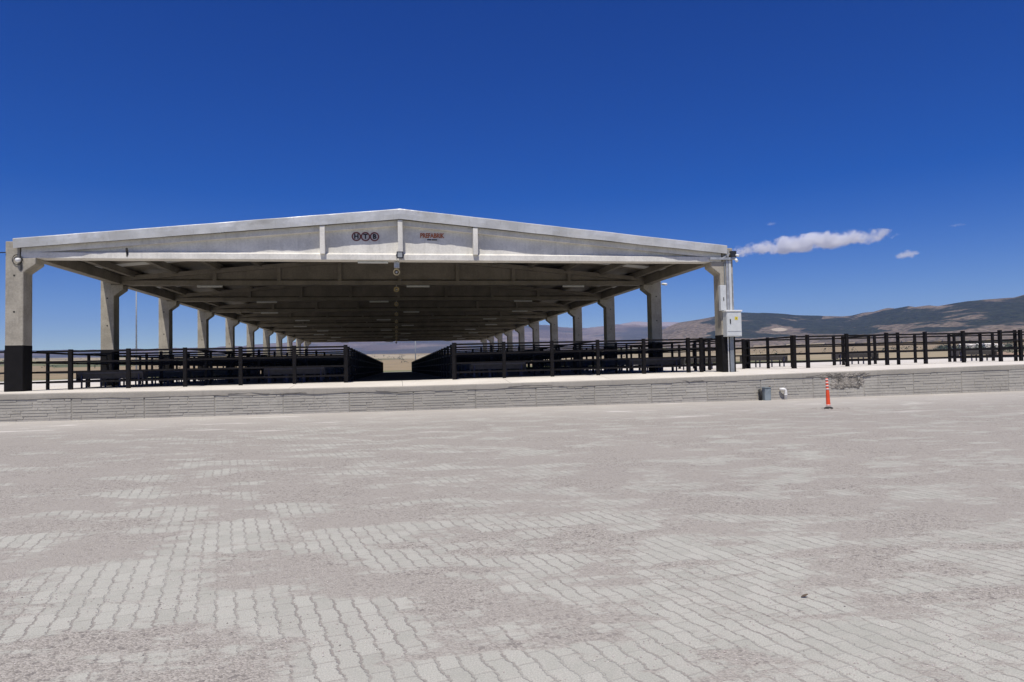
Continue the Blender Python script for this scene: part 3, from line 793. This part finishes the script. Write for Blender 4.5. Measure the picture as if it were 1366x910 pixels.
for r in rs:
    for az in azs:
        z, kd = hgt(az, r)
        me_v.append((CAM.x + r*math.sin(R(az)), CAM.y + r*math.cos(R(az)), z)); kinds.append(kd)
        el = (z - CAM.z)/r
        b = 0.
        if kd == 1.:
            b = max(0, 1 - max(0, az-24.4)/2.2)                                        # grazed west shoulder
            b = max(b, 1.6*math.exp(-((az-30.9)/1.2)**2 - ((el-.0405)/.0045)**2))      # quarry scars
            b = max(b, 1.6*math.exp(-((az-19.6)/1.0)**2 - ((el-.033)/.006)**2))
            b = max(b, .9*math.exp(-((az-38.6)/1.1)**2 - ((el-.0385)/.0025)**2))
            b = max(b, .8*math.exp(-((az-42.3)/1.2)**2 - ((el-.038)/.003)**2))
            b = max(b, .7*math.exp(-((az-45.2)/2.5)**2 - ((el-.0315)/.005)**2))
            if az > 34: b = max(b, .75*smooth((el-(interp(az, L1)-.006))/.004)*(.6+.4*math.sin(az*1.7)))
            b = max(b, .95*smooth((.034-el)/.008))
        bares.append(b)
n = len(azs); fs = [(j*n+i, j*n+i+1, (j+1)*n+i+1, (j+1)*n+i) for j in range(len(rs)-1) for i in range(n-1)]
me = bpy.data.meshes.new('terrain'); me.from_pydata(me_v, [], fs)
at = me.attributes.new('hill', 'FLOAT', 'POINT'); at.data.foreach_set('value', kinds)
at = me.attributes.new('bare', 'FLOAT', 'POINT'); at.data.foreach_set('value', bares)
for p_ in me.polygons: p_.use_smooth = True
t = NT('plain_and_hills'); p = t.pos()
def attr(nm):
    a_ = t.n('ShaderNodeAttribute'); a_.attribute_name = nm; return a_.outputs['Fac']
hill, bare = attr('hill'), attr('bare')
# fields
fc = t.map(p, (1/420, 1/900, 0), (0, 0, R(24)))
fcol = t.vor(fc, 1., 'Color'); fr = t.sep(fcol)[0]
cr = t.n('ShaderNodeValToRGB'); t.put(cr.inputs[0], fr); el = cr.color_ramp; el.interpolation = 'CONSTANT'
while len(el.elements) < 6: el.elements.new(.5)
for e_, (ps, cc_) in zip(el.elements, ((0,(.30,.235,.14)),(.28,(.36,.30,.19)),(.42,(.10,.125,.055)),(.6,(.26,.20,.12)),(.72,(.17,.18,.085)),(.88,(.40,.34,.23)))):
    e_.position = ps; e_.color = cc_ + (1,)
field = t.mix(t.mr(t.noise(p, .02, 5, .6), .4, .65, 0, .45), cr.outputs[0], (.22, .17, .11))
field = t.mix(t.mr(t.noise(p, .006, 6, .65), .58, .64, 0, .8), field, (.055, .065, .04))
near = t.mix(t.noise(p, .3, 5, .6), (.24, .20, .14), (.36, .31, .23))
dist = t.n('ShaderNodeVectorMath', operation='LENGTH'); t.put(dist.inputs[0], p)
field = t.mix(t.mr(dist.outputs['Value'], 140, 420), near, field)
# forest and scrub
n1 = t.noise(p, .0042, 7, .62); n2 = t.noise(p, .028, 4, .6); dots = t.vor(p, .055)
gul = t.noise(t.map(p, (1/240, 1/900, 1/160), (0, 0, R(-36))), 1., 7, .68, .6)
forest = t.mix(t.mr(n2, .35, .7), (.010, .021, .015), (.036, .052, .034))
forest = t.mix(t.mr(dots, .15, .42, .0, .32), forest, (.085, .075, .055))
forest = t.mix(t.mr(gul, .54, .64, 0, .4), forest, (.12, .10, .075))
soil = t.mix(t.mr(n2, .35, .65), (.19, .145, .105), (.28, .225, .17))
soil = t.mix(t.mr(gul, .45, .62, 0, .6), soil, (.13, .11, .08))
soil = t.mix(t.mr(dots, .25, .5, .75, 0), soil, (.06, .062, .035))
fm = t.mr(t.math('ADD', t.math('SUBTRACT', n1, t.math('MULTIPLY', bare, .36)), t.math('MULTIPLY', t.math('SUBTRACT', .5, gul), .50)), .36, .44)
h1 = t.mix(fm, soil, forest)
h1 = t.mix(t.mr(bare, 1.05, 1.35), h1, (.52, .44, .33))
h2 = t.mix(t.mr(t.noise(p, .0022, 7, .65), .42, .6), (.16, .125, .10), (.30, .24, .19))
h2 = t.mix(t.mr(t.noise(p, .0011, 6, .6), .46, .56, 0, .75), h2, (.05, .06, .05))
h3 = t.mix(t.noise(p, .001, 5, .6), (.34, .27, .22), (.44, .36, .30))
c = t.mix(t.mr(hill, .2, .8), field, h1); c = t.mix(t.mr(hill, 1.3, 1.7), c, h2); c = t.mix(t.mr(hill, 2.3, 2.7), c, h3)
bp = t.n('ShaderNodeBump'); bp.inputs['Strength'].default_value = .8; bp.inputs['Distance'].default_value = 1.
t.put(bp.inputs['Height'], t.math('MULTIPLY', t.math('MULTIPLY', t.math('ADD', gul, n2), t.mr(hill, .2, .8)), 55.))
t.t.links.new(bp.outputs[0], t.b.inputs['Normal'])
me.materials.append(t.fin(c, .95, spec=.1))
to = bpy.data.objects.new('terrain', me); COL.objects.link(to); struct(to)

# far poles
pl_ = thing('light_pole', (-27.0, 52, -1.2), 'tall thin grey light pole standing behind the left column row', 'pole')
MB().tube([(0,0,0),(0,0,11.0)], .10, 8, r1=.06).build('mast', M['steelpole'], pl_, smooth_=True)
MB().box(-.5,.5,-.04,.04,10.9,11.0).box(-.5,-.2,-.12,.12,11.0,11.16).box(.2,.5,-.12,.12,11.0,11.16).build('lamp_head', M['steelpole'], pl_)
p2 = thing('utility_pole', (3.6, 112, -1.3), 'thin distant utility pole seen through the central aisle', 'pole')
MB().tube([(0,0,0),(0,0,8.0)], .11, 8, r1=.08).build('mast', M['steelpole'], p2, smooth_=True)
MB().box(-.8,.8,-.05,.05,7.5,7.62).build('crossarm', M['steelpole'], p2)

# distant farm houses and trees on the plain
def at_polar(az, r): return (CAM.x + r*math.sin(R(az)), CAM.y + r*math.cos(R(az)), hgt(az, r)[0])
def house(az, r, w, d, h, label, group=None, rzz=0., roof='tile'):
    ro = thing('farm_house', at_polar(az, r), label, 'house', group, rzz)
    wa = MB().box(-w/2,w/2,-d/2,d/2,-.5,h).build('wall', M['plaster'], ro)
    rf = MB().add([(-w/2-.4,-d/2-.4,h),(w/2+.4,-d/2-.4,h),(w/2+.4,d/2+.4,h),(-w/2-.4,d/2+.4,h),(-w/2-.4,0,h+w*.16),(w/2+.4,0,h+w*.16)],
             [(0,1,5,4),(2,3,4,5),(0,4,3),(1,2,5),(0,3,2,1)]).build('roof', M[roof], ro)
    for k in (-1, 0, 1):
        MB().box(k*w*.3-.5, k*w*.3+.5, -d/2-.04, -d/2+.02, 1.0, 2.3).build('window', M['dark'], ro)
    return ro
house(45.05, 310, 6, 5, 3.2, 'small white house with a tan roof on the plain behind the yard fence', None, .3)
house(45.75, 330, 7, 5, 2.8, 'low white shed house beside the small white house behind the yard fence', None, -.2)
rr = random.Random(9)
for i in range(9):
    house(43.0 + i*.24 + rr.uniform(-.08,.08), 1050 + rr.uniform(-80, 120), rr.uniform(9,15), 9, rr.uniform(4,7), 'tiny pale village house on the far plain right of the shed', 'village houses on the far plain', rr.uniform(-.6,.6), 'plaster')
def foliage(m, c, rad, n, rr):
    for i in range(n):
        v = Vector((rr.gauss(0,1), rr.gauss(0,1), rr.gauss(0,1))); v.normalize(); v *= rr.random()**.4
        q = c + Vector((v.x*rad, v.y*rad, v.z*rad*.85)); s = rad*rr.uniform(.16,.32)
        a_ = [Vector((rr.uniform(-1,1), rr.uniform(-1,1), rr.uniform(-1,1)))*s for _ in range(3)]
        m.add([q+a_[0], q+a_[1], q+a_[2]], [(0,1,2)])
tm = mat_plain('tree_foliage', (.035,.05,.025), .9, 0, .4, .3)
belt = MB()
for i in range(330):
    az = rr.uniform(41.2, 48); rdist = rr.choice((1000, 1000, 1300, 640 if az > 43 else 1000)) + rr.uniform(-30, 60)
    x, y, z = at_polar(az, rdist); s = rr.uniform(2.2, 4.5)
    foliage(belt, Vector((x, y, z + s*.9)), s, 26, rr)
for i in range(260):
    az = rr.uniform(-28, 41); rdist = rr.choice((900, 1400, 1900, 2300)) + 200*noise.noise((az*.7, 0, 1)) + rr.uniform(-30, 30)
    x, y, z = at_polar(az, rdist); s = rr.uniform(2.5, 5)
    foliage(belt, Vector((x, y, z + s*.8)), s, 22, rr)
tag(belt.build('tree_belt', tm), None, None, None, 'stuff')

# ------------------------------------------------------------------ haze, clouds, sky
hm = NT('haze_air', True); v = hm.n('ShaderNodeVolumePrincipled')
v.inputs['Color'].default_value = (.28, .47, 1., 1); v.inputs['Density'].default_value = HAZE = 4.4e-5
hm.t.links.new(v.outputs[0], hm.out.inputs['Volume'])
hz = MB().box(-13500, 13500, -400, 13500, -6.5, 1000).build('haze', hm.mat); hz['kind'] = 'stuff'

def cloud(az, tel, dist, sx, sy, sz, seed, label, dens, roll=0., soft=.95):
    t = NT('cloud_vapour', True); oc = t.obj()
    nn = t.noise(t.map(oc, (sx/sz*.55, sy/sz*.55, .55), (0,0,0), (seed*3.1, seed*1.7, seed)), 1.7, 6, .62)
    xx, yy, zz_ = t.sep(oc)[:3]
    body = t.math('SUBTRACT', 1., t.math('ADD', t.math('ADD', t.math('POWER', t.math('ABSOLUTE', xx), 2.2), t.math('MULTIPLY', yy, yy)), t.math('MULTIPLY', zz_, zz_)))
    # flat base, bulging top
    dn = t.math('ADD', body, t.math('MULTIPLY', t.math('SUBTRACT', nn, .5), 4.2))
    dn = t.math('SUBTRACT', dn, t.mr(zz_, -.1, -.75, 0, .8, False))
    dn = t.math('MULTIPLY', dn, t.mr(body, .0, .12))
    den = t.mr(dn, .40, 1.15, 0, dens)
    vp = t.n('ShaderNodeVolumePrincipled'); vp.inputs['Color'].default_value = (.99, .99, 1., 1); vp.inputs['Anisotropy'].default_value = 0.
    t.put(vp.inputs['Density'], den); t.t.links.new(vp.outputs[0], t.out.inputs['Volume'])
    m = MB(); n = 24; k = 12; vs = []
    for j in range(k+1):
        th = PI*j/k
        for i in range(n): ph = 2*PI*i/n; vs.append((math.sin(th)*math.cos(ph)*1.03, math.sin(th)*math.sin(ph)*1.03, math.cos(th)*1.03))
    m.add(vs, [(j*n+i, j*n+(i+1)%n, (j+1)*n+(i+1)%n, (j+1)*n+i) for j in range(k) for i in range(n)])
    o = m.build('cloud', t.mat)
    o.scale = (sx, sy, sz); o.rotation_euler = (0, R(roll), -R(az))
    o.location = (CAM.x + dist*math.sin(R(az)), CAM.y + dist*math.cos(R(az)), CAM.z + dist*tel)
    return tag(o, label, 'cloud')
cloud(33.25, .1535, 9000, 1030, 400, 140, 1, 'long white wispy cloud right of the shed roof', .024, -1.9)
cloud(39.75, .1285, 9000, 165, 140, 70, 4, 'small white puff of cloud below the long cloud', .014, -5)
cloud(30.6, .1855, 9000, 75, 60, 28, 7, 'faint tiny cloud wisp above the long cloud', .005, 0)
cloud(42.9, .1600, 9000, 95, 70, 22, 9, 'faint thin cloud wisp in the blue sky far right', .004, 0)

SUN = Vector((-.145, -.47, 1.)).normalized()
el_ = math.asin(SUN.z); az_ = math.atan2(SUN.x, SUN.y)
w = bpy.data.worlds.new('World'); scn.world = w; w.use_nodes = True
nt = w.node_tree; nt.nodes.clear()
sk = nt.nodes.new('ShaderNodeTexSky'); sk.sky_type = 'NISHITA'; sk.sun_disc = False
sk.sun_elevation = el_; sk.sun_rotation = az_ % (2*PI)
sk.altitude = 1500; sk.air_density = 1.; sk.dust_density = .15; sk.ozone_density = 3.5
bg = nt.nodes.new('ShaderNodeBackground'); bg.inputs[1].default_value = .085
wo = nt.nodes.new('ShaderNodeOutputWorld'); hs = nt.nodes.new('ShaderNodeHueSaturation'); hs.inputs['Hue'].default_value = .527; hs.inputs['Saturation'].default_value = 1.5
nt.links.new(sk.outputs[0], hs.inputs['Color']); nt.links.new(hs.outputs[0], bg.inputs[0]); nt.links.new(bg.outputs[0], wo.inputs[0])
ld = bpy.data.lights.new('sun', 'SUN'); ld.energy = 4.8; ld.angle = R(.53); ld.color = (1., .945, .85)
lo = bpy.data.objects.new('sun', ld); COL.objects.link(lo); lo.rotation_euler = SUN.to_track_quat('Z', 'Y').to_euler()

# ------------------------------------------------------------------ camera
F, YAW, PIT, ROL = 914.92, .16788, .034662, -.019929
fw = Vector((math.sin(YAW)*math.cos(PIT), math.cos(YAW)*math.cos(PIT), math.sin(PIT)))
r0 = Vector((math.cos(YAW), -math.sin(YAW), 0)); u0 = r0.cross(fw)
rt = r0*math.cos(ROL) + u0*math.sin(ROL); up = -r0*math.sin(ROL) + u0*math.cos(ROL)
cd_ = bpy.data.cameras.new('camera'); cam = bpy.data.objects.new('camera', cd_); COL.objects.link(cam)
mw = Matrix((rt, up, -fw)).transposed().to_4x4(); mw.translation = CAM; cam.matrix_world = mw
cd_.sensor_width = 36; cd_.lens = F/1366*36; cd_.clip_start = .05; cd_.clip_end = 60000
scn.camera = cam

scn.view_settings.view_transform = 'Standard'; scn.view_settings.look = 'None'
scn.view_settings.exposure = 0; scn.view_settings.gamma = 1
scn.render.engine = 'CYCLES'
scn.cycles.volume_bounces = 14
scn.cycles.max_bounces = 8; scn.cycles.diffuse_bounces = 4
